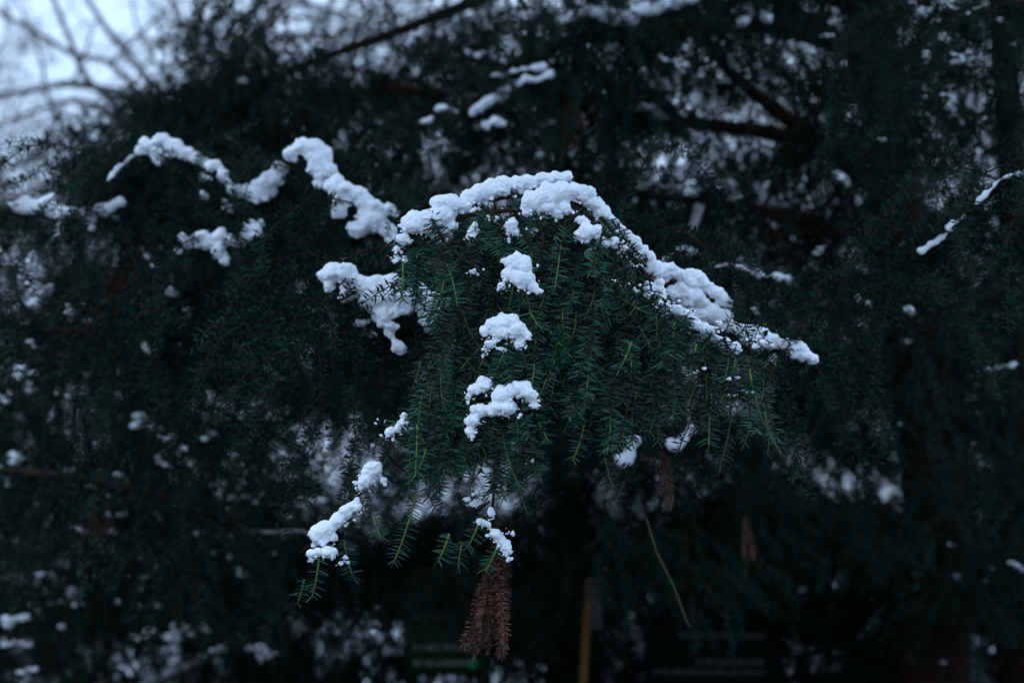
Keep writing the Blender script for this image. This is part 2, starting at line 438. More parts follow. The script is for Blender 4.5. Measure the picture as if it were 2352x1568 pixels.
def crown_points(boxes, big=1.0):
    """boxes: (x0,x1,y0,y1,d0,d1,count); each is filled with drooping, flattened sprays, tier above tier"""
    B, D, SC = [], [], []
    for (x0, x1, y0, y1, d0, d1, cnt) in boxes:
        per = 56; nc = max(1, int(round(cnt / per)))
        for _ in range(nc):
            d = rng.uniform(d0, d1); c = P(rng.uniform(x0, x1), rng.uniform(y0, y1), d)
            az = rng.uniform(0, 2 * math.pi); ax = np.array([math.cos(az), math.sin(az) - .25, 0]); ax = nrm(ax)
            L = rng.uniform(.4, .8) * big
            for _ in range(per):
                t = rng.uniform(-.5, .5)
                lat = rng.normal(0, .12) * big
                p = c + ax * t * L + np.array([-ax[1], ax[0], 0]) * lat
                p[2] += -.45 * (t * L) * abs(t) * 1.2 - abs(lat) * .5 - abs(rng.normal(0, .09)) * big
                dr = nrm(ax * rng.uniform(.0, .9) + np.array([-ax[1], ax[0], 0]) * np.sign(lat) * rng.uniform(0, .8) + np.array([0, 0, -rng.uniform(.3, 1.3)]))
                B.append(p); D.append(dr); SC.append(big * rng.uniform(.75, 1.3))
    return np.array(B), np.array(D), np.array(SC)

def add_crown(root, name, boxes, **kw):
    B, D, SC = crown_points(boxes, **kw)
    o = link(name, sprig_mesh(name, B - np.array(root.location), D, SC), root)
    return tag(o, kind="stuff")

ty = empty("yew_tree", (P(2110, 1568, 6.2)[0], P(2110, 1568, 6.2)[1], 0))
tb = np.array(ty.location)
part_tube("trunk", [tb + (0.05, 0, -.05), tb + (.03, 0, .45), P(2150, 1250, 6.2), P(2120, 950, 6.2), P(2080, 620, 6.2), P(2040, 330, 6.2), P(2000, 100, 6.2), P(1970, -250, 6.2), P(1960, -600, 6.3)], .17, .07, ty, seg=14, wob=.07)
part_tube("trunk", [tb + (.55, .3, -.05), tb + (.52, .3, .6), P(2330, 1100, 6.6), P(2335, 700, 6.6), P(2325, 400, 6.6), P(2300, 0, 6.6), P(2290, -400, 6.6)], .11, .05, ty, seg=12)
LIMBS = [
 ([(2050, 420, 6.2), (1960, 345, 6.0), (1800, 310, 5.8), (1650, 290, 5.6), (1500, 275, 5.4), (1380, 290, 5.2)], .05, .012),
 ([(2060, 470, 6.2), (1900, 345, 6.1), (1780, 250, 6.0), (1680, 170, 6.0), (1600, 60, 6.0), (1560, -60, 6.0)], .045, .015),
 ([(2070, 600, 6.2), (1960, 540, 5.9), (1850, 530, 5.7), (1750, 545, 5.5)], .035, .012),
 ([(2060, 540, 6.2), (1900, 520, 5.9), (1720, 480, 5.6), (1550, 455, 5.4), (1380, 430, 5.2)], .04, .012),
 ([(2050, 380, 6.2), (1950, 300, 6.3), (1880, 210, 6.5), (1830, 100, 6.6)], .03, .012),
 ([(2080, 600, 6.2), (2150, 545, 6.0), (2240, 520, 5.8)], .03, .012),
 ([(2160, 1330, 6.3), (2040, 1410, 6.6), (1950, 1370, 6.8), (1850, 1390, 7.0), (1650, 1400, 7.2)], .035, .012),
 ([(2000, 120, 6.2), (1750, 60, 6.0), (1500, 80, 5.7), (1300, 100, 5.5), (1050, 210, 5.4), (900, 200, 5.3)], .045, .012),
 ([(2010, 150, 6.3), (1700, -20, 6.6), (1300, -60, 7.0), (950, 60, 7.2), (700, 150, 7.3), (500, 250, 7.3)], .05, .015),
]
for pts, a, b in LIMBS:
    part_tube("limb", PP(pts), a, b, ty, seg=8)
add_crown(ty, "crown", [
 (340, 900, 130, 460, 5.6, 7.4, 3000), (560, 900, 60, 170, 5.8, 7.4, 220), (840, 900, -100, 80, 5.8, 6.6, 56), (530, 560, -80, 130, 5.8, 6.6, 112),
 (280, 460, 230, 420, 5.6, 6.6, 700),
 (880, 1420, -100, 460, 5.0, 7.4, 2350), (1400, 1980, -150, 190, 5.0, 7.2, 1700), (1360, 1980, 180, 460, 5.0, 7.2, 1150),
 (1950, 2400, -150, 480, 6.5, 8.0, 1700), (1950, 2400, -150, 250, 4.8, 6.0, 700), (1350, 2400, 440, 760, 5.8, 8.0, 2900), (300, 1300, 380, 800, 5.2, 7.2, 3600)])
add_crown(ty, "skirt", [
 (1250, 2400, 720, 1250, 6.0, 8.2, 4600), (1250, 2000, 720, 1250, 4.8, 6.0, 900), (2200, 2400, 720, 1500, 4.8, 6.0, 500), (1850, 2400, 1150, 1600, 6.4, 7.8, 1300), (850, 2000, 1150, 1600, 7.1, 8.6, 3800), (500, 1300, 750, 1350, 5.2, 7.4, 3000), (-80, 560, 540, 1300, 5.0, 7.2, 2900)])
add_crown(ty, "crown", [(-900, 3400, -4600, -2600, 1.7, 3.4, 3400), (420, 2500, -1700, -820, 5.2, 9.0, 4600), (500, 2600, -2600, -1450, 3.4, 5.2, 2400)], big=1.8)  # unseen tiers overhead, added to keep sky light off the snow and needles
tag(ty, "large dark yew tree with reddish brown trunk and black limbs against sky holes", "tree")

ty2 = empty("yew_tree", (P(1300, 1500, 10.5)[0], P(1300, 1500, 10.5)[1], 0)); b2 = np.array(ty2.location)
part_tube("trunk", [b2 + (0, 0, -.05), b2 + (.05, 0, 1.5), b2 + (-.05, 0, 3.2), b2 + (0, .1, 5.2)], .22, .05, ty2, seg=12)
add_crown(ty2, "crown", [(900, 1900, 480, 1350, 9.0, 12.0, 6500), (1800, 2450, 560, 1350, 9.0, 12.0, 3600), (-100, 2450, 1150, 1520, 8.5, 11.5, 5200)])
tag(ty2, "black yew tree farther back, filling the gloom behind the boards and post", "tree")

# ------------------------------------------------------------------ boughs
def shrub(px, dist, boxes, label):  # made-up shrubs, added to darken the bright ground behind the boughs
    root = empty("added_shrub", (P(px, 1500, dist)[0], P(px, 1500, dist)[1], 0)); b = np.array(root.location)
    for i in range(7):
        e = np.array([random.uniform(-1.6, 1.6), random.uniform(-.6, .6), random.uniform(1.0, 2.0)])
        part_tube("stem", [b + (.1 * i - .3, .05 * (i % 3), -.05), b + e * .5 + (0, 0, .1), b + e], .025, .008, root, M_TWIG, 6)
    add_crown(root, "foliage", boxes)
    tag(root, label, "shrub", "added low shrubs that darken the ground")
shrub(400, 8, [(-150, 900, 1200, 1600, 6.8, 9.5, 6200), (-150, 700, 850, 1200, 7.4, 9.5, 1700)], "added low evergreen shrub darkening the snowy ground at the bottom left")
shrub(1650, 8.6, [(1000, 2350, 1330, 1580, 7.6, 9.4, 4200)], "added low evergreen shrub darkening the ground behind the two boards")

def R1(x, y): return 670.1 + x * .36906, 335.1 + y * .36906
def R2(x, y): return 670.1 + x * .36906, 852.9 + y * .36906
def R3(x, y): return 1340.2 + x * .4275, 487.4 + y * .4275
def R4(x, y): return x * .38853, y * .38853
def R6(x, y): return 852.9 + x * .38853, y * .38853
def R7(x, y): return 1583.9 + x * .4661, y * .4661

def interp(xs, ys):
    return lambda x: float(np.interp(x, xs, ys))

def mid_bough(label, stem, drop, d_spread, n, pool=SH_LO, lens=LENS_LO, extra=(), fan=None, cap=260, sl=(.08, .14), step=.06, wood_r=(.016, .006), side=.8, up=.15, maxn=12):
    """a snowy bough seen behind the sharp one: stem, branchlets and each shoot"""
    pts = smooth_line(PP(stem), 8)
    root = empty("yew_branch", Vector(pts[0]))
    mb = MB(); v, q, t = tube_geo(pts - pts[0], np.linspace(*wood_r, len(pts)), 7, .05); mb.add(v, q, t, 0)
    for e in extra:
        ep = smooth_line(PP(e), 6); v, q, t = tube_geo(ep - pts[0], np.linspace(wood_r[0] * .6, wood_r[1] * .7, len(ep)), 6, .05); mb.add(v, q, t, 0)
    lines = [pts] + [smooth_line(PP(e), 6) for e in extra]
    wts = np.array([len(l) for l in lines], float); wts /= wts.sum()
    mbw = MB(); c = [cap]
    for i in range(int(n * 1.6)):
        if c[0] <= 0: break
        l = lines[rng.choice(len(lines), p=wts)]
        p = l[rng.integers(0, len(l))] + rng.normal(0, 1, 3) * np.array([.02, d_spread, .008])
        x0, y0, _ = look(p); dl = drop(x0) * random.uniform(.25, .95)
        z0 = p[2]
        stop = lambda q, z0=z0, dl=dl: (z0 - q[2]) > dl
        d0 = np.array([random.gauss(0, .8), random.gauss(-.3, .7), up])
        grow(root, mbw, p, d0, stop, pool, lens, step=step, sl=sl, fan=fan, side=side, maxn=maxn, cap=c, droop=.22, spread=(.25, .8))
    for l in lines:                       # short shoots along the stem itself
        for i in range(0, len(l) - 1, 1):
            for _ in range(2):
                dd = nrm(nrm(l[i + 1] - l[i]) * random.gauss(0, .6) + np.array([random.gauss(0, .4), random.gauss(-.1, .6), random.uniform(-.9, .12)]))
                put_shoot(root, l[i] + rng.normal(0, .012, 3), dd, random.uniform(.07, .12), pool, lens, roll=random.uniform(-1.5, 1.5))
    w = link("wood", mb.mesh("wood", [M_TWIG], True), root)
    if mbw.n:
        mbw.v = [v - pts[0] for v in mbw.v]
        tag(link("twigs", mbw.mesh("twigs", [M_TWIG], True), root), kind="stuff")
    return tag(root, label, "branch", "snowy yew boughs")

# left group
mid_bough("bough at the far left edge under a long snow ledge",
          [(-60, 470, 4.3), (60, 490, 4.2), (150, 495, 4.15), (240, 480, 4.1), (320, 500, 4.1)], interp([0, 400], [.75, .6]), .10, 46)
mid_bough("rounded bough with snow on its crest, beside the pale sky",
          [(640, 480, 4.2), (520, 400, 4.1), (440, 350, 4.0), (370, 345, 3.95), (300, 400, 3.95), (260, 450, 3.95)], interp([250, 640], [.55, .75]), .10, 52)
mid_bough("peaked bough with a thick snow hood and a snow slope to its right",
          [(470, 390, 4.1), (540, 445, 3.95), (620, 420, 3.85), (690, 360, 3.8), (740, 370, 3.75), (790, 440, 3.7), (860, 500, 3.65), (915, 570, 3.6)], interp([470, 700, 920], [.5, .8, .6]), .10, 62,
          extra=[[(620, 430, 3.85), (520, 545, 3.8), (430, 560, 3.8)]])
mid_bough("low left bough carrying a broad snow patch behind the sharp branch",
          [(1080, 760, 3.6), (1000, 690, 3.45), (900, 660, 3.42), (820, 640, 3.4), (760, 630, 3.4)], interp([740, 1050], [.35, .45]), .07, 30, sl=(.07, .13),
          extra=[[(1000, 690, 3.45), (930, 760, 3.4), (900, 800, 3.4)]])
mid_bough("sagging bough in the lower left with scattered snow flecks",
          [(-60, 720, 4.4), (100, 760, 4.3), (300, 760, 4.2), (500, 800, 4.15), (700, 860, 4.1)], interp([0, 700], [.8, .5]), .16, 60)
mid_bough("lowest bough in the bottom left corner, dark above the snowy ground",
          [(-60, 1080, 4.8), (120, 1090, 4.7), (300, 1120, 4.6), (480, 1180, 4.6), (620, 1260, 4.6)], interp([0, 600], [.5, .3]), .16, 34, cap=170)
mid_bough("drooping bough under the broad low snow patch, left of the lower arm",
          [(940, 900, 4.3), (840, 880, 4.2), (740, 900, 4.15), (660, 960, 4.15), (600, 1040, 4.15)], interp([600, 940], [.25, .4]), .12, 26, cap=150)
mid_bough("small dark bough fanning out beneath the small snow pillow",
          [(560, 600, 4.3), (480, 640, 4.2), (400, 670, 4.15), (330, 720, 4.1), (280, 800, 4.1)], interp([280, 560], [.25, .4]), .12, 26, cap=150)
# right of the sharp branch
mid_bough("twin bough close behind the sharp branch, snow all along its right slope",
          [(1330, 470, 3.6), (1420, 520, 3.4), (1500, 610, 3.3), (1580, 680, 3.25), (1680, 730, 3.25), (1770, 790, 3.25), (1870, 815, 3.25)], interp([1330, 1600, 1870], [.5, .4, .2]), .05, 34, sl=(.06, .12),
          extra=[[(1480, 600, 3.3), (1600, 640, 3.4), (1690, 700, 3.4)]])
mid_bough("thin bough with a faint snow line beyond the twin bough",
          [(1460, 640, 4.1), (1530, 590, 4.0), (1600, 580, 4.0), (1680, 620, 4.0), (1760, 640, 4.0), (1840, 650, 4.0)], interp([1460, 1840], [.35, .3]), .06, 26, sl=(.07, .13), cap=150)
mid_bough("bough at the right edge with a dashed snow ridge climbing outward",
          [(2420, 400, 3.3), (2340, 405, 3.4), (2260, 450, 3.5), (2200, 510, 3.55), (2130, 570, 3.6), (2080, 630, 3.65)], interp([2050, 2400], [.35, .75]), .09, 60)
mid_bough("dim bough low on the right with small snow tips",
          [(2400, 640, 4.5), (2250, 690, 4.5), (2100, 690, 4.5), (1990, 690, 4.6), (1930, 720, 4.6)], interp([1900, 2400], [.35, .5]), .12, 36, cap=170)
# upper boughs
mid_bough("high bough with a snow ridge cut by the top of the picture",
          [(1680, -40, 5.3), (1590, 10, 5.2), (1500, 35, 5.1), (1420, 40, 5.0), (1340, 25, 5.0), (1280, 60, 5.0)], interp([1280, 1680], [.4, .6]), .12, 40, cap=190)
mid_bough("mid height bough with stepped snow lines above the sharp branch",
          [(1300, 150, 5.0), (1220, 180, 4.9), (1150, 210, 4.8), (1090, 240, 4.8), (1020, 265, 4.8), (960, 290, 4.8)], interp([960, 1300], [.35, .55]), .12, 40, cap=190,
          extra=[[(1220, 170, 4.9), (1130, 175, 4.9)], [(1180, 240, 4.8), (1120, 285, 4.75)]])
mid_bough("small bough with two snow tips left of the sky holes",
          [(1560, 300, 5.2), (1520, 265, 5.1), (1480, 250, 5.1), (1440, 250, 5.1)], interp([1440, 1560], [.3, .35]), .08, 16, cap=80)
mid_bough("bough in the top right corner with powdery snow",
          [(2420, -20, 4.2), (2300, 20, 4.2), (2180, 30, 4.2), (2080, 20, 4.3), (1950, 60, 4.4)], interp([1900, 2400], [.5, .8]), .12, 56)
mid_bough("faint bough peeping over the snowy slope, left of the sharp branch",
          [(760, 420, 4.5), (820, 375, 4.4), (870, 375, 4.4), (910, 420, 4.4)], interp([760, 920], [.3, .3]), .07, 18, cap=80)

# ------------------------------------------------------------------ the sharp branch
fr = empty("yew_branch", Vector(P(1420, 560, 4.6)))
FO = np.array(fr.location)
STEMS = {
 "M": [(1420, 560, 4.6), (1340, 480, 3.8), (1280, 445, 3.1), (1225, 540, 2.93), (1195, 650, 2.86), (1165, 790, 2.82), (1150, 930, 2.80), (1140, 1060, 2.81), (1130, 1200, 2.83), (1135, 1310, 2.84)],
 "L1": [(1280, 445, 3.1), (1150, 455, 3.0), (1040, 490, 2.95), (960, 530, 2.9), (925, 580, 2.88)],
 "L2": [(1155, 880, 2.82), (1010, 930, 2.82), (910, 1000, 2.8), (860, 1090, 2.79), (790, 1180, 2.78), (735, 1255, 2.77), (725, 1290, 2.77)],
 "R1": [(1280, 445, 3.1), (1380, 500, 3.0), (1450, 590, 2.95), (1540, 690, 2.92), (1640, 765, 2.9), (1715, 820, 2.9), (1740, 860, 2.9)],
 "R2": [(1265, 480, 3.0), (1330, 570, 2.9), (1400, 660, 2.86), (1460, 760, 2.84), (1500, 830, 2.84)],
 "T": [(1050, 500, 2.9), (1150, 485, 2.88), (1260, 490, 2.88), (1350, 510, 2.88), (1400, 540, 2.88)],
 "L3": [(1210, 600, 2.9), (1100, 650, 2.88), (1020, 720, 2.86), (990, 800, 2.86)],
}
mb = MB()
SL = {}
for k, pts in STEMS.items():
    l = smooth_line(PP(pts), 8); SL[k] = l
    r0 = .009 if k == "M" else .0055
    v, q, t = tube_geo(l - FO, np.linspace(r0, .0018, len(l)), 7, .05); mb.add(v, q, t, 0)
link("wood", mb.mesh("wood", [M_TWIG], True), fr)
BOT = interp([680, 740, 800, 850, 900, 940, 1000, 1060, 1100, 1180, 1235, 1250, 1300, 1360, 1400, 1450, 1500, 1560, 1620, 1700, 1790, 1830],
             [1300, 1290, 1270, 1140, 1010, 1090, 1090, 1040, 1120, 1120, 1080, 930, 930, 990, 1030, 980, 970, 940, 970, 1000, 1000, 900])
FANX = interp([700, 900, 1000, 1120, 1180, 1230, 1500, 1690, 1740, 1800], [-.1, -.05, -.1, -.22, .12, .0, -.16, -.15, .05, .15])
XL = interp([500, 600, 690, 715, 800, 900, 1000, 1100, 1180, 1260, 1400], [905, 905, 925, 1000, 985, 940, 890, 845, 790, 705, 690])
XR = interp([430, 500, 600, 700, 800, 860, 1000, 1100], [1330, 1410, 1480, 1580, 1700, 1760, 1795, 1800])
def inside(p, m=0):
    x, y, d = look(p); return XL(y) - m < x < XR(y) + m and y < BOT(x) + 25 + m
def fan_front(p):
    x, y, d = look(p); return np.array([FANX(x), (-.10 if d > 2.8 else .06), -1.0])
def stop_front(p):
    x, y, d = look(p); return y > BOT(x) - 70 or not (XL(y) + 12 < x < XR(y) - 10)
mbw = MB(); cap = [276]
starts = []
for k, n in (("R1", 28), ("L1", 13), ("M", 21), ("R2", 16), ("L2", 13), ("L3", 9), ("T", 14)):
    l = SL[k]; lo = {"M": int(len(l) * .26)}.get(k, 1)
    for i in range(n):
        t = lo + (len(l) - 2 - lo) * (i + random.uniform(.2, .8)) / n
        starts.append(l[int(t)] + rng.normal(0, 1, 3) * np.array([.012, .022, .006]))
random.shuffle(starts)
for p in starts:
    x, y, d = look(p)
    d0 = np.array([FANX(x) * 2 + random.gauss(0, .45), -.45 + random.gauss(0, .3), -.1])
    grow(fr, mbw, p, d0, stop_front, {L: SH_HI[L] + SH_OLD[L] + SH_OLD[L] for L in LENS_HI}, LENS_HI, step=.052, sl=(.07, .12), fan=fan_front, side=.5, maxn=12, cap=None, ok=inside)
for v in range(len(mbw.v)): mbw.v[v] = mbw.v[v] - FO
tag(link("twigs", mbw.mesh("twigs", [M_TWIG], True), fr), kind="stuff")

# shoots that catch the eye, each needle a piece of its own
NEEDLE_ME = {}
def needle_piece():
    v, q, t = needle_hi(np.zeros(3), np.array([1., 0, 0]), np.array([0, 0, 1.]), 1.0, 0.10, wd=.125)
    mbn = MB(); mbn.add(v, q, t, 0); return mbn.mesh("needle", [M_NEEDLE], True)
NP = needle_piece()
from mathutils import Matrix
def special(a, b, da, db=None, individual=False, seed=0, roll=0.0, old=False):
    pa, pb = P(*a, da), P(*b, db or da); L = float(np.linalg.norm(pb - pa))
    if individual:
        n = int(L / .0030)
        me, nd = shoot_mesh("shoot", L, n, seed, needles=False, rad=.0022, front=.22)
    else:
        me, nd = shoot_mesh("shoot", L, int(L / .0028), seed, rad=.0022, stem_mat=M_TWIG if old else M_SHOOT, front=.22)
    o = bpy.data.objects.new("shoot", me); COL.objects.link(o); o.parent = fr
    o.location = Vector(pa - FO); o.rotation_mode = 'QUATERNION'; o.rotation_quaternion = frame_quat(pb - pa, FACE, roll)
    if individual:
        for (c, d, w, ln, cu) in nd:
            e = bpy.data.objects.new("needle", NP); COL.objects.link(e); e.parent = o
            nn = np.cross(d, w)   # columns: needle axis, face, width
            Mx = Matrix(((d[0], -nn[0], w[0], c[0]), (d[1], -nn[1], w[1], c[1]), (d[2], -nn[2], w[2], c[2]), (0, 0, 0, 1)))
            s = ln
            e.matrix_local = Mx @ Matrix.Diagonal((s, .021, .021, 1)) if True else Mx
    return o
special((1160, 1008), (1200, 1172), 2.735, individual=True, seed=1)
special((1114, 1012), (1076, 1115), 2.735, individual=True, seed=2)
special((1722, 848), (1738, 1045), 2.80, individual=True, seed=3)
special((957, 1130), (918, 1300), 2.75, individual=True, seed=4)
special((733, 1282), (726, 1372), 2.745, individual=True, seed=5)
special((790, 1238), (800, 1332), 2.75, individual=True, seed=6)
for i, (a, b, d) in enumerate([((940, 1005), (957, 1140), 2.75), ((1690, 828), (1662, 950), 2.80), ((1635, 900), (1622, 1035), 2.80), ((1515, 880), (1507, 1015), 2.76),
        ((1462, 900), (1430, 1015), 2.75), ((1452, 785), (1418, 870), 2.75), ((925, 600), (930, 690), 2.82), ((1180, 650), (1166, 745), 2.735), ((1204, 650), (1226, 745), 2.735), ((1152, 795), (1154, 872), 2.73), ((1185, 780), (1214, 862), 2.73), ((1122, 790), (1096, 872), 2.73), ((968, 830), (948, 915), 2.78), ((1388, 1050), (1406, 1122), 2.76),
        ((1032, 1225), (1014, 1292), 2.78), ((1062, 1245), (1046, 1305), 2.78), ((1142, 1255), (1122, 1312), 2.77), ((975, 1120), (1000, 1170), 2.77), ((1016, 1010), (1012, 1140), 2.78),
        ((1320, 930), (1300, 1000), 2.77), ((1345, 960), (1330, 1060), 2.78), ((700, 1330), (688, 1385), 2.76), ((1100, 1200), (1080, 1262), 2.79), ((855, 1180), (870, 1240), 2.79),
        ((1680, 960), (1662, 1070), 2.82), ((1760, 900), (1785, 1040), 2.84), ((1030, 700), (985, 800), 2.80), ((1150, 850), (1125, 940), 2.77), ((1550, 740), (1530, 850), 2.80), ((1600, 790), (1570, 900), 2.80)]):
    special(a, b, d, seed=40 + i, roll=random.gauss(0, .25), old=(i in (26,)))
# dead brown tips
for (x0, y0, x1, y1, d, nn, sc) in ((1140, 1270, 1130, 1430, 2.83, 14, .034), (1133, 1320, 1125, 1490, 2.84, 26, .036), (1150, 1180, 1160, 1310, 2.87, 3, .012), (1528, 1030, 1530, 1140, 2.93, 4, .018)):
    for j in range(nn):
        p = P(x0 + random.uniform(-1, 1) * sc / K / d * .6, random.uniform(y0, y1 - (130 if sc > .02 else 70)), d + random.uniform(-.025, .03))
        dd = nrm(P(x1, y1, d) - P(x0, y0, d) + np.array([random.gauss(0, .014), random.gauss(0, .025), 0]))
        o = bpy.data.objects.new("dead_shoot", random.choice(SH_DEAD)); COL.objects.link(o); o.parent = fr
        o.location = Vector(p - FO); o.rotation_mode = 'QUATERNION'; o.rotation_quaternion = frame_quat(dd, FACE, random.uniform(-1.6, 1.6))
        s = random.uniform(.45, 1.0) if sc > .02 else .62; o.scale = (s, s, s); o["label"] = "dead shoot with rust brown needles"
tag(fr, "sharp drooping yew branch in the middle with snow clumps down its front", "branch", "snowy yew boughs")

# ------------------------------------------------------------------ snow
ICO_V = None
def ico():
    global ICO_V, ICO_F
    import bmesh
    bm = bmesh.new(); bmesh.ops.create_icosphere(bm, subdivisions=2, radius=1.0)
    ICO_V = np.array([v.co[:] for v in bm.verts]); ICO_F = np.array([[v.index for v in f.verts] for f in bm.faces]); bm.free()
ico()
TX = {}
for nm, sc in (("lumps", .030), ("crumbs", .0065), ("lumps_far", .035)):
    t = bpy.data.textures.new(nm, 'CLOUDS'); t.noise_scale = sc; t.noise_depth = 2; TX[nm] = t
PENDING, EDGE = [], []
def snow(label, R, blobs, d, path=False, near=True, name="snow_clump", group="snow clumps on the boughs", sat=5, flat=.85, fine=False, grow_r=None):
    grow_r = grow_r or (1.18 if near else 1.38 if (fine and R is R3) else 1.48)
    c = []
    for (x, y, r) in blobs:
        fx, fy = R(x, y) if R else (x, y)
        f = {R1: .36906, R2: .36906, R3: .4275, R4: .38853, R6: .38853, R7: .4661}.get(R, 1.0)
        c.append((fx, fy, r * f * grow_r))
    if path:
        c2 = []
        for a, b in zip(c[:-1], c[1:]):
            n = max(1, int(math.hypot(b[0] - a[0], b[1] - a[1]) / (.55 * max(a[2], b[2], 4))))
            for i in range(n):
                t = i / n; c2.append(tuple(a[j] * (1 - t) + b[j] * t for j in range(3)))
        c2.append(c[-1]); c = [(x + random.gauss(0, .18) * r, y + random.gauss(0, .22) * r, r * random.uniform(.62, 1.3)) for (x, y, r) in c2]
    x0 = c[0][0]; x1 = c[-1][0]
    mb = MB(); cs = []
    for (x, y, r) in c:
        dd = d(x) if callable(d) else d
        dd += ((-.04 if dd < 2.745 else -.022 if dd < 2.78 else .0) if near else (-.08 if R is R3 else -.10))
        p = P(x, y, dd); rr = r * K * dd; cs.append(p)
        mb.add(p + ICO_V * rr * np.array([1, 1.0, flat]), None, ICO_F)
        for _ in range(sat):
            o = rng.normal(0, 1, 3); o = nrm(o) * rr * random.uniform(.35, .75)
            if o[2] < 0 and random.random() < .3: o[2] *= -1
            mb.add(p + o + ICO_V * rr * random.uniform(.4, .7) * np.array([1, 1, flat]), None, ICO_F)
    if near or fine:                      # crumbs trailing off the edges between the needles
        for p, (x, y, r) in zip(cs, c):
            for _ in range(4 if near else 7):
                a = random.uniform(-2.9, -.25); rr = r * K * look(p)[2]; q = random.uniform(.10, .24) * max(rr, .012)
                mb.add(p + np.array([math.cos(a) * rr * random.uniform(.8, 1.1), random.uniform(-.5, .3) * rr, math.sin(a) * rr * random.uniform(.75, 1.05)]) + ICO_V * q * np.array([1.3, 1, .8]), None, ICO_F)
    org = np.mean(cs, axis=0); mb.v = [v - org for v in mb.v]
    o = link(name, mb.mesh(name, [M_SNOW], True), None, Vector(org))
    dd = look(org)[2]
    rm = o.modifiers.new("r", 'REMESH'); rm.mode = 'VOXEL'; rm.voxel_size = .0023 if near else (.0038 if fine else .0060 * dd / 4); rm.use_smooth_shade = True
    sm = o.modifiers.new("s", 'SMOOTH'); sm.factor = .5; sm.iterations = 9 if near else (4 if fine else 6)
    dm = o.modifiers.new("d", 'DISPLACE'); dm.texture = TX["lumps" if near else "lumps_far"]; dm.strength = .013 if near else .024; dm.mid_level = .5; dm.texture_coords = 'LOCAL'
    if near or fine:
        d2 = o.modifiers.new("e", 'DISPLACE'); d2.texture = TX["crumbs"]; d2.strength = .0056 if near else .0085; d2.mid_level = .5; d2.texture_coords = 'LOCAL'
    PENDING.append(o)
    if near:
        for p, (x, y, r) in zip(cs, c): EDGE.append((p, r * K * look(p)[2]))
    return tag(o, label, "snow", group)

dF = interp([900, 1050, 1280, 1400, 1560], [2.84, 2.90, 2.98, 3.02, 3.06])
snow("thick snow cap on the sharp branch's left shoulder", R1, [(760, 480, 70), (850, 470, 80), (930, 440, 75), (960, 530, 58), (970, 590, 24), (880, 520, 50), (690, 580, 32), (650, 640, 18), (990, 420, 40)], dF)
snow("smooth snow hump next above the left shoulder cap", R1, [(910, 350, 45), (980, 355, 58), (1060, 368, 52), (1100, 390, 28)], dF)
snow("long snow ledge rising to the top of the sharp branch", R1, [(1110, 322, 50), (1180, 290, 62), (1240, 270, 58), (1310, 240, 55), (1400, 235, 52), (1200, 330, 30)], dF)
snow("topmost snow knob on the sharp branch", R1, [(1470, 230, 52), (1560, 215, 50), (1640, 200, 42), (1700, 195, 36)], dF)
snow("rounded snow mound just under the topmost knob", R1, [(1500, 350, 66), (1580, 310, 72), (1680, 290, 66), (1760, 280, 45), (1470, 390, 38), (1600, 385, 46), (1700, 385, 44), (1640, 420, 24), (1550, 400, 30)], lambda x: 2.86)
snow("narrow snow slope falling right from the top of the sharp branch", R1, [(1790, 265, 36), (1850, 310, 46), (1920, 390, 46), (1980, 470, 46), (2040, 540, 46), (2100, 600, 40)], dF, path=True, sat=3)
snow("small snow lump in the needles under the left ledge", R1, [(1130, 520, 24), (1120, 570, 30), (1140, 500, 20), (1125, 545, 24)], 2.83)
snow("snow sliver in the dark hollow under the mound", R1, [(1370, 490, 36), (1355, 530, 22), (1350, 580, 15), (1400, 540, 18)], 2.85)
snow("snow tuft among needles on the right of the mound", R1, [(1840, 540, 58), (1785, 560, 30), (1890, 525, 38), (1800, 460, 28), (1830, 480, 22)], 2.83)
snow("crumbled snow strip below the right snow tuft", R1, [(1930, 600, 36), (2010, 600, 34), (2080, 635, 36), (1850, 660, 26), (2120, 660, 24)], 2.85)
snow("upright snow clump, highest of the row down the front", R1, [(1400, 672, 22), (1390, 730, 52), (1440, 745, 55), (1350, 800, 42), (1470, 820, 44), (1420, 830, 58), (1310, 870, 28), (1500, 870, 33), (1540, 900, 14), (1460, 705, 22), (1325, 710, 20)], 2.755)
snow("cauliflower-shaped snow clump, second of the row down the front", R1, [(1310, 1068, 28), (1270, 1110, 56), (1360, 1090, 48), (1200, 1150, 32), (1400, 1140, 58), (1300, 1155, 52), (1460, 1180, 32), (1240, 1235, 32), (1420, 1228, 30), (1300, 1260, 22), (1200, 1285, 13)], 2.74)
snow("small snow lump hugging the left of the curved clump", R2, [(1190, 80, 42), (1130, 112, 36), (1100, 160, 22), (1230, 70, 28)], 2.74)
snow("curved snow clump, lowest and widest of the row down the front", R2, [(1300, 150, 56), (1380, 115, 54), (1440, 112, 52), (1490, 150, 42), (1510, 200, 22), (1350, 220, 52), (1250, 240, 46), (1170, 245, 46), (1130, 310, 40), (1110, 360, 26), (1120, 400, 15)], 2.725)
snow("snow lump on the lower left arm, highest of three", R2, [(480, 620, 42), (530, 610, 36), (460, 680, 46), (430, 720, 22), (575, 670, 22), (505, 590, 26)], 2.755)
snow("slanting snow pile on the lower left arm", R2, [(390, 840, 34), (340, 880, 42), (290, 920, 42), (220, 980, 52), (170, 1000, 52), (140, 990, 28), (190, 1050, 42), (250, 1030, 28), (410, 795, 14)], 2.745)
snow("crumbly snow bits at the tip of the lower left arm", R2, [(120, 1130, 28), (170, 1118, 26), (230, 1120, 38), (270, 1120, 22), (110, 1165, 13)], 2.73)
snow("pea-like snow bead on the outer edge of the left curtain", R2, [(610, 380, 32), (690, 312, 22), (700, 267, 16), (660, 340, 16)], 2.77)
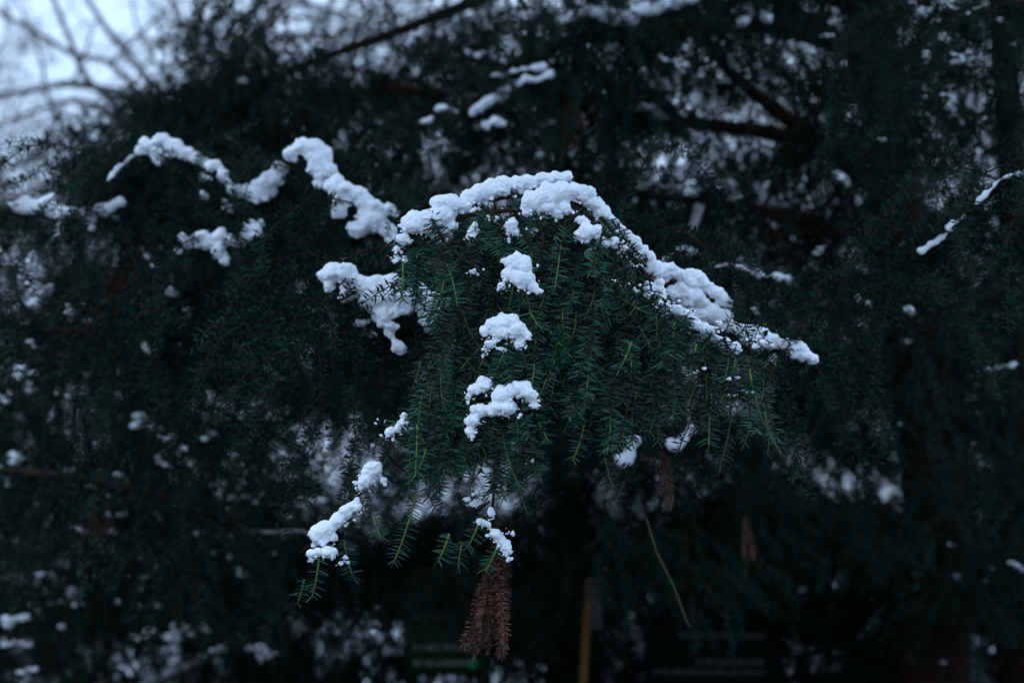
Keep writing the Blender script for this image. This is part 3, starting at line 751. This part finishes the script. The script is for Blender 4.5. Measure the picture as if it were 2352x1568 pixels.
snow("snow crumbs above the dead brown tip", R2, [(1240, 880, 26), (1170, 922, 22), (1220, 950, 22), (1270, 1010, 36), (1300, 1050, 30), (1330, 1090, 32), (1350, 1160, 11)], 2.77, path=False)
snow("snow band on the nearer right slope, half under needles", R3, [(340, 430, 28), (400, 385, 18), (440, 490, 26), (430, 530, 30), (500, 530, 22), (590, 592, 28), (650, 612, 28), (700, 680, 26), (780, 702, 32), (820, 740, 20)], 2.875, sat=4, path=True)

# twin bough behind, right
dT = interp([1400, 1480, 1560, 1880], [3.05, 3.14, 3.2, 3.22])
snow("upper snow roll on the twin bough's slope", R3, [(230, 140, 38), (290, 210, 34), (340, 245, 28), (360, 290, 44), (430, 310, 46), (500, 330, 38), (560, 350, 42), (620, 372, 38), (680, 412, 28), (730, 452, 22), (790, 490, 17)], dT, path=True, sat=3, near=False, fine=True)
snow("puffy snow pad between the two slopes of the twin bough", R3, [(470, 440, 35), (540, 440, 48), (600, 450, 42), (650, 480, 32)], 3.2, near=False, fine=True)
snow("lower snow roll reaching the twin bough's right tip", R3, [(560, 540, 28), (640, 550, 38), (720, 570, 42), (800, 602, 38), (860, 622, 40), (930, 650, 32), (1000, 688, 27), (1080, 712, 27), (1150, 742, 27), (1220, 762, 25), (1250, 790, 16)], dT, path=True, sat=3, near=False, fine=True)
snow("inner snow finger hanging under the twin bough's lower roll", R3, [(900, 705, 30), (940, 730, 20)], 3.24, near=False, fine=True)
snow("outer snow finger hanging under the twin bough's lower roll", R3, [(1030, 770, 18), (1020, 795, 15), (1012, 820, 16)], 3.24, near=False, fine=True)
snow("faint snow line along the thin bough beyond", R3, [(440, 250, 14), (500, 225, 22), (560, 220, 26), (610, 232, 17), (650, 262, 15), (700, 290, 12), (740, 282, 11), (840, 292, 15), (940, 332, 12), (1000, 342, 10), (1060, 352, 16), (1140, 372, 24)], 3.98, path=True, sat=2, near=False)
snow("pale snow patch, left piece behind the right curtain's lower edge", R3, [(220, 1330, 34), (250, 1280, 24), (270, 1230, 30)], 3.9, near=False)
snow("pale snow patch, right piece behind the right curtain's lower edge", R3, [(490, 1245, 32), (540, 1210, 22), (580, 1170, 26)], 3.9, near=False)
# left, behind
snow("snow cap on the rounded bough's crest", R4, [(820, 890, 22), (870, 860, 36), (950, 842, 38), (1000, 880, 40), (960, 905, 44), (1060, 872, 30), (1100, 900, 32), (1160, 930, 26), (1210, 952, 22)], 3.95, near=False, fine=True)
snow("thin snow trace down the rounded bough's left side", R4, [(640, 1060, 9), (700, 990, 12), (750, 950, 12), (800, 915, 12)], 3.95, path=True, near=False, fine=True, sat=2)
snow("V-shaped snow ledge between the two left peaks", R4, [(1240, 985, 20), (1290, 980, 22), (1315, 1020, 18), (1340, 1068, 22), (1390, 1120, 26), (1440, 1150, 30), (1500, 1130, 34), (1560, 1100, 42), (1610, 1060, 40), (1660, 1010, 34), (1700, 972, 22)], 3.88, path=True, near=False, fine=True, sat=3)
snow("thick snow hood on the peaked bough", R4, [(1720, 900, 32), (1780, 870, 38), (1850, 880, 50), (1900, 920, 46), (1880, 990, 42), (1930, 1000, 40), (1890, 1060, 36), (1740, 930, 16), (1820, 870, 40)], 3.75, near=False, fine=True)
snow("broad snow slope below the peaked bough's hood", R4, [(1980, 1100, 42), (2050, 1130, 42), (2120, 1150, 42), (2020, 1200, 36), (2000, 1250, 32), (2160, 1180, 38), (2220, 1230, 38), (2160, 1262, 38), (2180, 1310, 50), (2140, 1360, 36), (2090, 1350, 32), (2250, 1290, 32), (2290, 1360, 32), (2330, 1420, 28), (2350, 1470, 22), (2290, 1232, 28), (2330, 1260, 18)], 3.66, near=False, fine=True)
snow("long uneven snow ledge at the far left", R4, [(60, 1192, 18), (110, 1220, 32), (180, 1240, 32), (260, 1222, 42), (330, 1232, 36), (400, 1260, 28), (470, 1250, 36), (540, 1250, 46), (600, 1242, 36), (660, 1222, 32), (700, 1202, 26)], 4.0, path=True, near=False, sat=3)
snow("left snow drip under the far left ledge", R4, [(370, 1330, 22), (355, 1360, 16), (345, 1385, 18)], 4.1, near=False)
snow("middle snow drip under the far left ledge", R4, [(550, 1345, 22), (535, 1355, 14)], 4.1, near=False)
snow("right snow drip under the far left ledge", R4, [(690, 1285, 22), (700, 1300, 14)], 4.1, near=False)
snow("snow shelf low on the left with a hanging right end", R4, [(1110, 1420, 32), (1170, 1412, 36), (1230, 1430, 40), (1300, 1402, 36), (1360, 1420, 32), (1420, 1440, 22), (1300, 1490, 32), (1330, 1540, 22), (1050, 1482, 17)], 3.8, near=False, fine=True)
snow("small snow pillow between the snow shelf and the peaked bough", R4, [(1460, 1350, 32), (1520, 1350, 32), (1480, 1390, 22), (1540, 1322, 22)], 3.8, near=False, fine=True)
snow("lone snow dots, the upper pair under the V-shaped ledge", R4, [(1200, 1050, 26), (1240, 1052, 18)], 3.92, near=False, sat=3)
snow("small round snow dot left of the fan-shaped lump under the V-shaped ledge", R4, [(1210, 1160, 24), (1220, 1175, 14)], 3.92, near=False, sat=3)
snow("fan-shaped snow lump hanging below the V-shaped ledge", R4, [(1350, 1222, 34), (1330, 1235, 20)], 3.92, near=False, sat=3)
snow("broad snow patch on the low left bough", R1, [(190, 810, 28), (250, 790, 42), (320, 790, 52), (360, 830, 32), (230, 880, 26), (380, 890, 42), (450, 870, 52), (540, 870, 56), (610, 860, 56), (560, 940, 56), (480, 950, 46), (640, 930, 46), (690, 980, 46), (640, 1020, 32), (560, 1050, 42), (330, 940, 26)], 3.30, near=False, fine=True)
snow("snow hidden behind the sharp branch's left curtain", R1, [(780, 930, 56), (850, 980, 64), (880, 1060, 56), (860, 1130, 36), (920, 1000, 46), (740, 990, 36)], 3.34, near=False, fine=True)
snow("right snow drip below the broad low patch", R1, [(630, 1130, 30), (610, 1165, 27), (640, 1215, 18), (670, 1260, 28)], 3.30, near=False, fine=True)
snow("tiny left snow drop below the broad low patch", R1, [(430, 1090, 24), (405, 1110, 16)], 3.30, near=False, fine=True)
snow("tiny lone snow cone on the sagging left bough", None, [(395, 668, 9), (385, 674, 7), (406, 674, 7)], 4.1, near=False)
snow("tiny snow pad in the dark sagging bough", None, [(335, 800, 9), (350, 803, 9)], 4.1, near=False)
# upper and right
snow("snow ridge along the high bough", R6, [(1110, 122, 18), (1170, 120, 17), (1220, 72, 22), (1270, 57, 22), (1330, 77, 20), (1390, 92, 27), (1450, 102, 32), (1520, 97, 36), (1590, 82, 36), (1660, 52, 32), (1730, 27, 32), (1800, 12, 32), (1880, 0, 32)], 5.0, path=True, near=False, sat=3)
snow("upper snow line on the stepped bough", R6, [(720, 450, 9), (800, 432, 10), (880, 412, 12), (960, 402, 17), (1040, 396, 19)], 4.85, path=True, near=False, sat=2)
snow("lower snow line on the stepped bough", R6, [(1060, 440, 20), (1000, 470, 13), (930, 465, 17), (870, 492, 18), (830, 522, 22), (770, 552, 22), (720, 582, 25), (680, 612, 27), (620, 642, 22), (590, 680, 13)], 4.78, path=True, near=False, sat=3)
snow("upper snow pad at the left end of the stepped bough", R6, [(400, 640, 20), (430, 641, 18), (460, 642, 20), (510, 660, 14)], 4.78, near=False)
snow("lower snow pad at the left end of the stepped bough", R6, [(350, 702, 20), (300, 722, 14), (325, 712, 15)], 4.78, near=False)
snow("dim snow pad below the stepped bough", R6, [(680, 732, 20), (740, 712, 25), (790, 732, 17)], 4.72, near=False)
snow("snow tip on the small bough by the sky holes", R6, [(1540, 646, 17), (1600, 641, 21), (1670, 632, 21), (1700, 672, 27), (1730, 692, 21)], 5.05, near=False)
snow("snow pad in the top right corner", R7, [(1100, 32, 18), (1140, 50, 22), (1180, 52, 17)], 4.15, near=False)
snow("thin snow curl at the top right", R7, [(1370, 62, 8), (1420, 36, 9), (1470, 16, 8)], 4.1, path=True, near=False, sat=1)
snow("lowest dash of the right edge snow ridge", R7, [(1140, 1240, 12), (1180, 1202, 14), (1230, 1182, 14), (1265, 1162, 12)], 3.58, path=True, near=False, sat=2)
snow("middle dash of the right edge snow ridge", R7, [(1270, 1120, 14), (1310, 1092, 18), (1350, 1072, 16)], 3.54, path=True, near=False, sat=2)
snow("long thin snow line at the upper end of the right edge ridge", R7, [(1400, 1012, 10), (1450, 962, 10), (1520, 892, 12), (1580, 862, 12), (1660, 848, 12)], 3.45, path=True, near=False, sat=2)
snow("small snow hook below the top right corner pad", R7, [(1295, 265, 13), (1335, 272, 13), (1345, 295, 9)], 4.2, near=False, sat=2)
snow("snow wedge left of the small snow hook", R7, [(1250, 185, 20), (1275, 200, 14)], 4.2, near=False)
snow("snow pad with two humps right of the high ridge", R7, [(240, 122, 20), (280, 102, 17)], 5.2, near=False)
snow("small snow cone farther right of the high ridge", R7, [(380, 82, 22), (370, 95, 16)], 5.2, near=False)
snow("dim snow tip low on the right, the leftmost", R7, [(830, 1472, 15), (860, 1482, 13), (880, 1492, 15)], 4.45, near=False)
snow("dim snow tip low on the right, the farther pad", R7, [(1090, 1530, 20), (1065, 1525, 13)], 4.45, near=False)

# loose snow flecks lying on the boughs' shoots: too many and too small to count
def flecks(label, boxes, name="snow_flecks"):
    mb = MB()
    for (x0, x1, y0, y1, d0, d1, cnt, r0, r1) in boxes:
        for _ in range(cnt):
            d = random.uniform(d0, d1); p = P(random.uniform(x0, x1), random.uniform(y0, y1), d)
            a = random.uniform(-1.1, 1.1); ax = np.array([math.cos(a), random.uniform(-.5, .5), math.sin(a) * .9 - .15])
            r = random.uniform(r0, r1) * K * d; n = random.choice((1, 2, 4, 6, 9))
            for k in range(n):
                t = (k - n / 2) * .75 * r
                v = ICO_V * (1 + .18 * rng.normal(size=(len(ICO_V), 1)))
                mb.add(p + ax * t + rng.normal(0, .5, 3) * r * np.array([1, .6, .6]) + v * r * np.array([1.2, 1, .55]) * random.uniform(.25, .9), None, ICO_F)
    o = link(name, mb.mesh(name, [M_SNOW], True)); return tag(o, label, "snow", None, "stuff")
flecks("broken snow patches on the dark shoots at the left", [
  (-20, 920, 560, 900, 4.3, 5.2, 22, 4, 13), (-20, 500, 850, 1250, 4.7, 5.6, 30, 6, 18), (480, 900, 900, 1300, 4.8, 5.6, 18, 6, 15), (-20, 160, 580, 760, 4.15, 4.6, 8, 9, 20),
  (0, 650, 1250, 1568, 5.4, 6.6, 26, 7, 18), (480, 680, 930, 1080, 4.8, 5.2, 6, 10, 22)])
flecks("broken snow lines high in the yew crown", [
  (360, 900, 150, 420, 5.4, 6.4, 9, 4, 9), (900, 1450, 0, 420, 4.9, 5.8, 14, 4, 9), (780, 920, 360, 450, 4.3, 4.5, 7, 4, 11), (1500, 2352, 0, 200, 4.4, 5.5, 16, 4, 10), (2000, 2352, 200, 560, 4.0, 5.0, 8, 3, 8)])
flecks("faint snow traces low in the gloom", [
  (1850, 2352, 560, 1000, 4.6, 5.6, 9, 3, 9), (1250, 2352, 1050, 1568, 6.9, 7.8, 14, 4, 9), (2150, 2340, 1250, 1568, 5.4, 6.0, 6, 6, 12)])
def dusting():
    """grains caught on the needles of the sharp branch"""
    mb = MB()
    zones = [(1480, 1760, 660, 800, 2.80, 90), (1390, 1520, 520, 680, 2.82, 70), (1140, 1220, 960, 1060, 2.72, 40), (1080, 1230, 1020, 1240, 2.74, 60), (900, 1010, 560, 640, 2.84, 40),
             (1060, 1300, 470, 560, 2.86, 40), (1140, 1180, 840, 870, 2.73, 16), (860, 930, 960, 1010, 2.76, 20), (700, 800, 1250, 1300, 2.73, 20), (820, 900, 1060, 1120, 2.75, 24), (1440, 1720, 800, 900, 2.78, 50), (940, 1700, 600, 1000, 2.76, 18)]
    for (x0, x1, y0, y1, d, n) in zones:
        cl = []
        for _ in range(max(2, n // 9)):
            t = random.random(); diag = (x1 - x0) > 200 and y1 - y0 < 180
            cl.append((x0 + (x1 - x0) * t, y0 + (y1 - y0) * ((t * .8 + random.random() * .2) if diag else random.random())))
        for _ in range(n):
            cx, cy = random.choice(cl); dd = d + random.uniform(-.015, .03)
            p = P(cx + random.gauss(0, 9), cy + random.gauss(0, 5), dd); r = min(random.expovariate(1 / 1.5) + .6, 6) * K * dd
            v = ICO_V * (1 + .32 * rng.normal(size=(len(ICO_V), 1)))
            mb.add(p + v * r * np.array([random.uniform(.8, 1.3), 1, random.uniform(.7, 1.1)]), None, ICO_F)
    for p, r in EDGE:                     # grains round the lower edges of the clumps
        for _ in range(7):
            a = random.uniform(-3.0, -.15); k = random.uniform(.9, 1.55)
            g = p + np.array([math.cos(a) * r * k, random.gauss(-.2, .4) * r, math.sin(a) * r * k]); q = min(random.expovariate(1 / 1.3) + .5, 4) * K * 2.8
            v = ICO_V * (1 + .32 * rng.normal(size=(len(ICO_V), 1))); mb.add(g + v * q * np.array([random.uniform(.8, 1.2), 1, random.uniform(.8, 1.2)]), None, ICO_F)
    o = link("snow_dusting", mb.mesh("snow_dusting", [M_SNOW], True))
    tag(o, "powdery snow grains caught on the sharp branch's needles", "snow", None, "stuff")
dusting()

# realise the snow shapes
dg = bpy.context.evaluated_depsgraph_get()
done = []
for o in PENDING:
    me = bpy.data.meshes.new_from_object(o.evaluated_get(dg)); me.name = "snow_clump"
    done.append((o, me))
for o, me in done:
    o.modifiers.clear(); o.data = me
    me.polygons.foreach_set("use_smooth", np.ones(len(me.polygons), dtype=bool))

# ------------------------------------------------------------------ boards, post, loose sticks
def simple(name, col, rough=.6):
    m, nt, b = mat(name); nz = nt.nodes.new("ShaderNodeTexNoise"); nz.inputs["Scale"].default_value = 14
    mx = nt.nodes.new("ShaderNodeMix"); mx.data_type = 'RGBA'
    mx.inputs[6].default_value = (*[c * .8 for c in col], 1); mx.inputs[7].default_value = (*[min(1, c * 1.15) for c in col], 1)
    nt.links.new(nz.outputs["Fac"], mx.inputs[0]); nt.links.new(mx.outputs[2], b.inputs["Base Color"])
    b.inputs["Roughness"].default_value = rough; b.inputs["Specular IOR Level"].default_value = .1
    return m
M_GREEN = simple("dark_green_panel", (0.0055, 0.018, 0.0055)); M_BLACK = simple("black_panel", (0.003, 0.007, 0.0055), .9)
M_PRINT = simple("pale_print", (0.05, 0.065, 0.066)); M_INK = simple("pale_green_print", (0.085, 0.105, 0.095)); M_POSTY = simple("yellow_post_paint", (0.10, 0.056, 0.010)); M_DOT = simple("bright_green_mark", (0.01, 0.16, 0.06))
M_METAL = simple("grey_metal", (0.06, 0.07, 0.075), .4)
def box_geo(c, s):
    c = np.array(c); s = np.array(s) / 2
    v = np.array([c + s * np.array([i, j, k]) for i in (-1, 1) for j in (-1, 1) for k in (-1, 1)])
    return v, np.array([(0, 1, 3, 2), (4, 6, 7, 5), (0, 4, 5, 1), (2, 3, 7, 6), (0, 2, 6, 4), (1, 5, 7, 3)])
def board(x0, x1, y0, y1, d, rows, m, label, yaw, dot=None, ink=None):
    a, b = P(x0, y1, d), P(x1, y0, d); w = b[0] - a[0]; h = b[2] - a[2]
    root = empty("information_board", ((a[0] + b[0]) / 2, a[1], 0)); root.rotation_euler = (0, 0, yaw); zc = (a[2] + b[2]) / 2
    mbp = MB(); v, q = box_geo((0, 0, zc), (w, .03, h)); mbp.add(v, q); pn = link("panel", mbp.mesh("panel", [m]), root)
    for sx in (-1, 1):
        mbl = MB(); v, q = box_geo((sx * w * .42, .04, zc / 2 - .02), (.05, .05, zc + .04)); mbl.add(v, q); link("leg", mbl.mesh("leg", [M_BLACK]), root)
    for (u0, u1, vv, th) in rows:      # rows of lettering, far too blurred to read
        mbr = MB(); x = u0
        while x < u1 - .01:
            l = min(random.uniform(.03, .12), u1 - x)
            v, q = box_geo(((x + l / 2 - .5) * w, -.0165, zc + (.5 - vv) * h), (l * w * .86, .003, th * h)); mbr.add(v, q); x += l
        link("text_line", mbr.mesh("text_line", [ink or M_PRINT]), root)
    if dot:
        v, f = ICO_V * np.array([.022, .004, .022]) + np.array([(dot[0] - .5) * w, -.017, zc + (.5 - dot[1]) * h]), ICO_F
        mbd = MB(); mbd.add(v, None, f); link("round_mark", mbd.mesh("round_mark", [M_DOT]), root)
    return tag(root, label, "sign", "information boards under the yew")
board(930, 1125, 1385, 1545, 5.7, [(.10, .82, .18, .11), (.09, .78, .63, .10), (.09, .78, .85, .10)], M_GREEN, "dark green information board left of the yellow post, pale lines of text", .06, (.80, .86), M_INK)
board(1480, 1800, 1420, 1640, 6.7, [(.25, .87, .18, .06), (.37, .87, .455, .055), (.06, .87, .56, .045)], M_BLACK, "black information board right of the yellow post, faint lines of text", -.10)
a = P(1352, 1335, 5.4); b = P(1338, 1600, 5.4)
pr = empty("marker_post", (b[0] - .03, b[1], 0)); o0 = np.array(pr.location)
v, q, t = tube_geo(np.array([(0, 0, -.05), b - o0, (a + b) / 2 - o0, a - o0]), .016, 12)
mbp = MB(); mbp.add(v, q, t); link("post", mbp.mesh("post", [M_POSTY], True), pr)
c = P(1368, 1385, 5.5) - o0
v, q = box_geo(c, (.05, .012, .20)); mbp = MB(); mbp.add(v, q); link("plate", mbp.mesh("plate", [M_METAL]), pr)
tag(pr, "slim yellow post standing between the two dark boards", "post")

def stick(name, pts, r0, r1, m, label, cat="twig"):
    l = smooth_line(PP(pts), 6); o = l.mean(0)
    v, q, t = tube_geo(l - o, np.linspace(r0, r1, len(l)), 6, .08); mb = MB(); mb.add(v, q, t)
    return tag(link(name, mb.mesh(name, [m], True), None, Vector(o)), label, cat)
stick("dangling_twig", [(1485, 1190, 3.5), (1510, 1270, 3.5), (1545, 1340, 3.5), (1575, 1420, 3.5), (1585, 1440, 3.5)], .0020, .0013, M_TAN, "thin dry twig dangling aslant below the sharp branch")
stick("broken_stick", [(1607, 470, 4.8), (1597, 505, 4.8), (1583, 555, 4.8)], .017, .015, M_STICK, "short pale broken stick hanging right of the snow slope", "stick")
stick("frosted_twig", [(550, 1215, 4.9), (620, 1222, 4.85), (690, 1218, 4.8), (720, 1235, 4.8)], .006, .004, M_STICK, "level frosted twig left of the sharp branch's lower arm")
stick("fallen_limb", [(300, 1590, 7.0), (420, 1540, 7.0), (500, 1490, 7.0), (560, 1450, 7.0)], .022, .012, M_BARE, "snow-covered limb slanting up from the bottom left ground", "limb")

def hanging_dead(x, y0, y1, d, wpx, n, label):
    p0 = P(x, y0, d); root = empty("dead_sprig", Vector(p0))
    L = (y1 - y0) * K * d
    mb = MB(); ts = np.linspace(0, 1, 6); l = np.stack([.01 * np.sin(ts * 4), ts * 0, -ts * L], -1)
    v, q, t = tube_geo(l, .003, 5); mb.add(v, q, t); link("stem", mb.mesh("stem", [M_TWIG], True), root)
    for i in range(n):
        o = bpy.data.objects.new("dead_shoot", random.choice(SH_DEAD)); COL.objects.link(o); o.parent = root
        s = random.uniform(.5, .9) * max(.6, wpx * K * d / .034)
        o.location = (random.gauss(0, .25) * wpx * K * d * .4, random.gauss(0, .01), -max(0, random.uniform(0, L - .1 * s)))
        o.rotation_mode = 'QUATERNION'; o.rotation_quaternion = frame_quat(np.array([random.gauss(0, .2), random.gauss(0, .2), -1]), FACE, random.uniform(-2, 2)); o.scale = (s, s, s)
    return tag(root, label, "dead sprig", "dead brown sprigs hanging in the yew")
hanging_dead(1325, 130, 330, 5.0, 45, 14, "rusty dead sprig hanging high above the sharp branch")
hanging_dead(1712, 1180, 1330, 4.0, 22, 5, "thin brown dead sprig hanging low beside the dangling twig")
hanging_dead(1835, 700, 770, 4.0, 14, 3, "short rusty dead sprig under the thin bough")
hanging_dead(232, 1090, 1180, 4.7, 40, 4, "rusty dead sprig in the lower left bough")
hanging_dead(310, 560, 640, 4.2, 60, 8, "rusty dead sprig under the far left snow ledge")
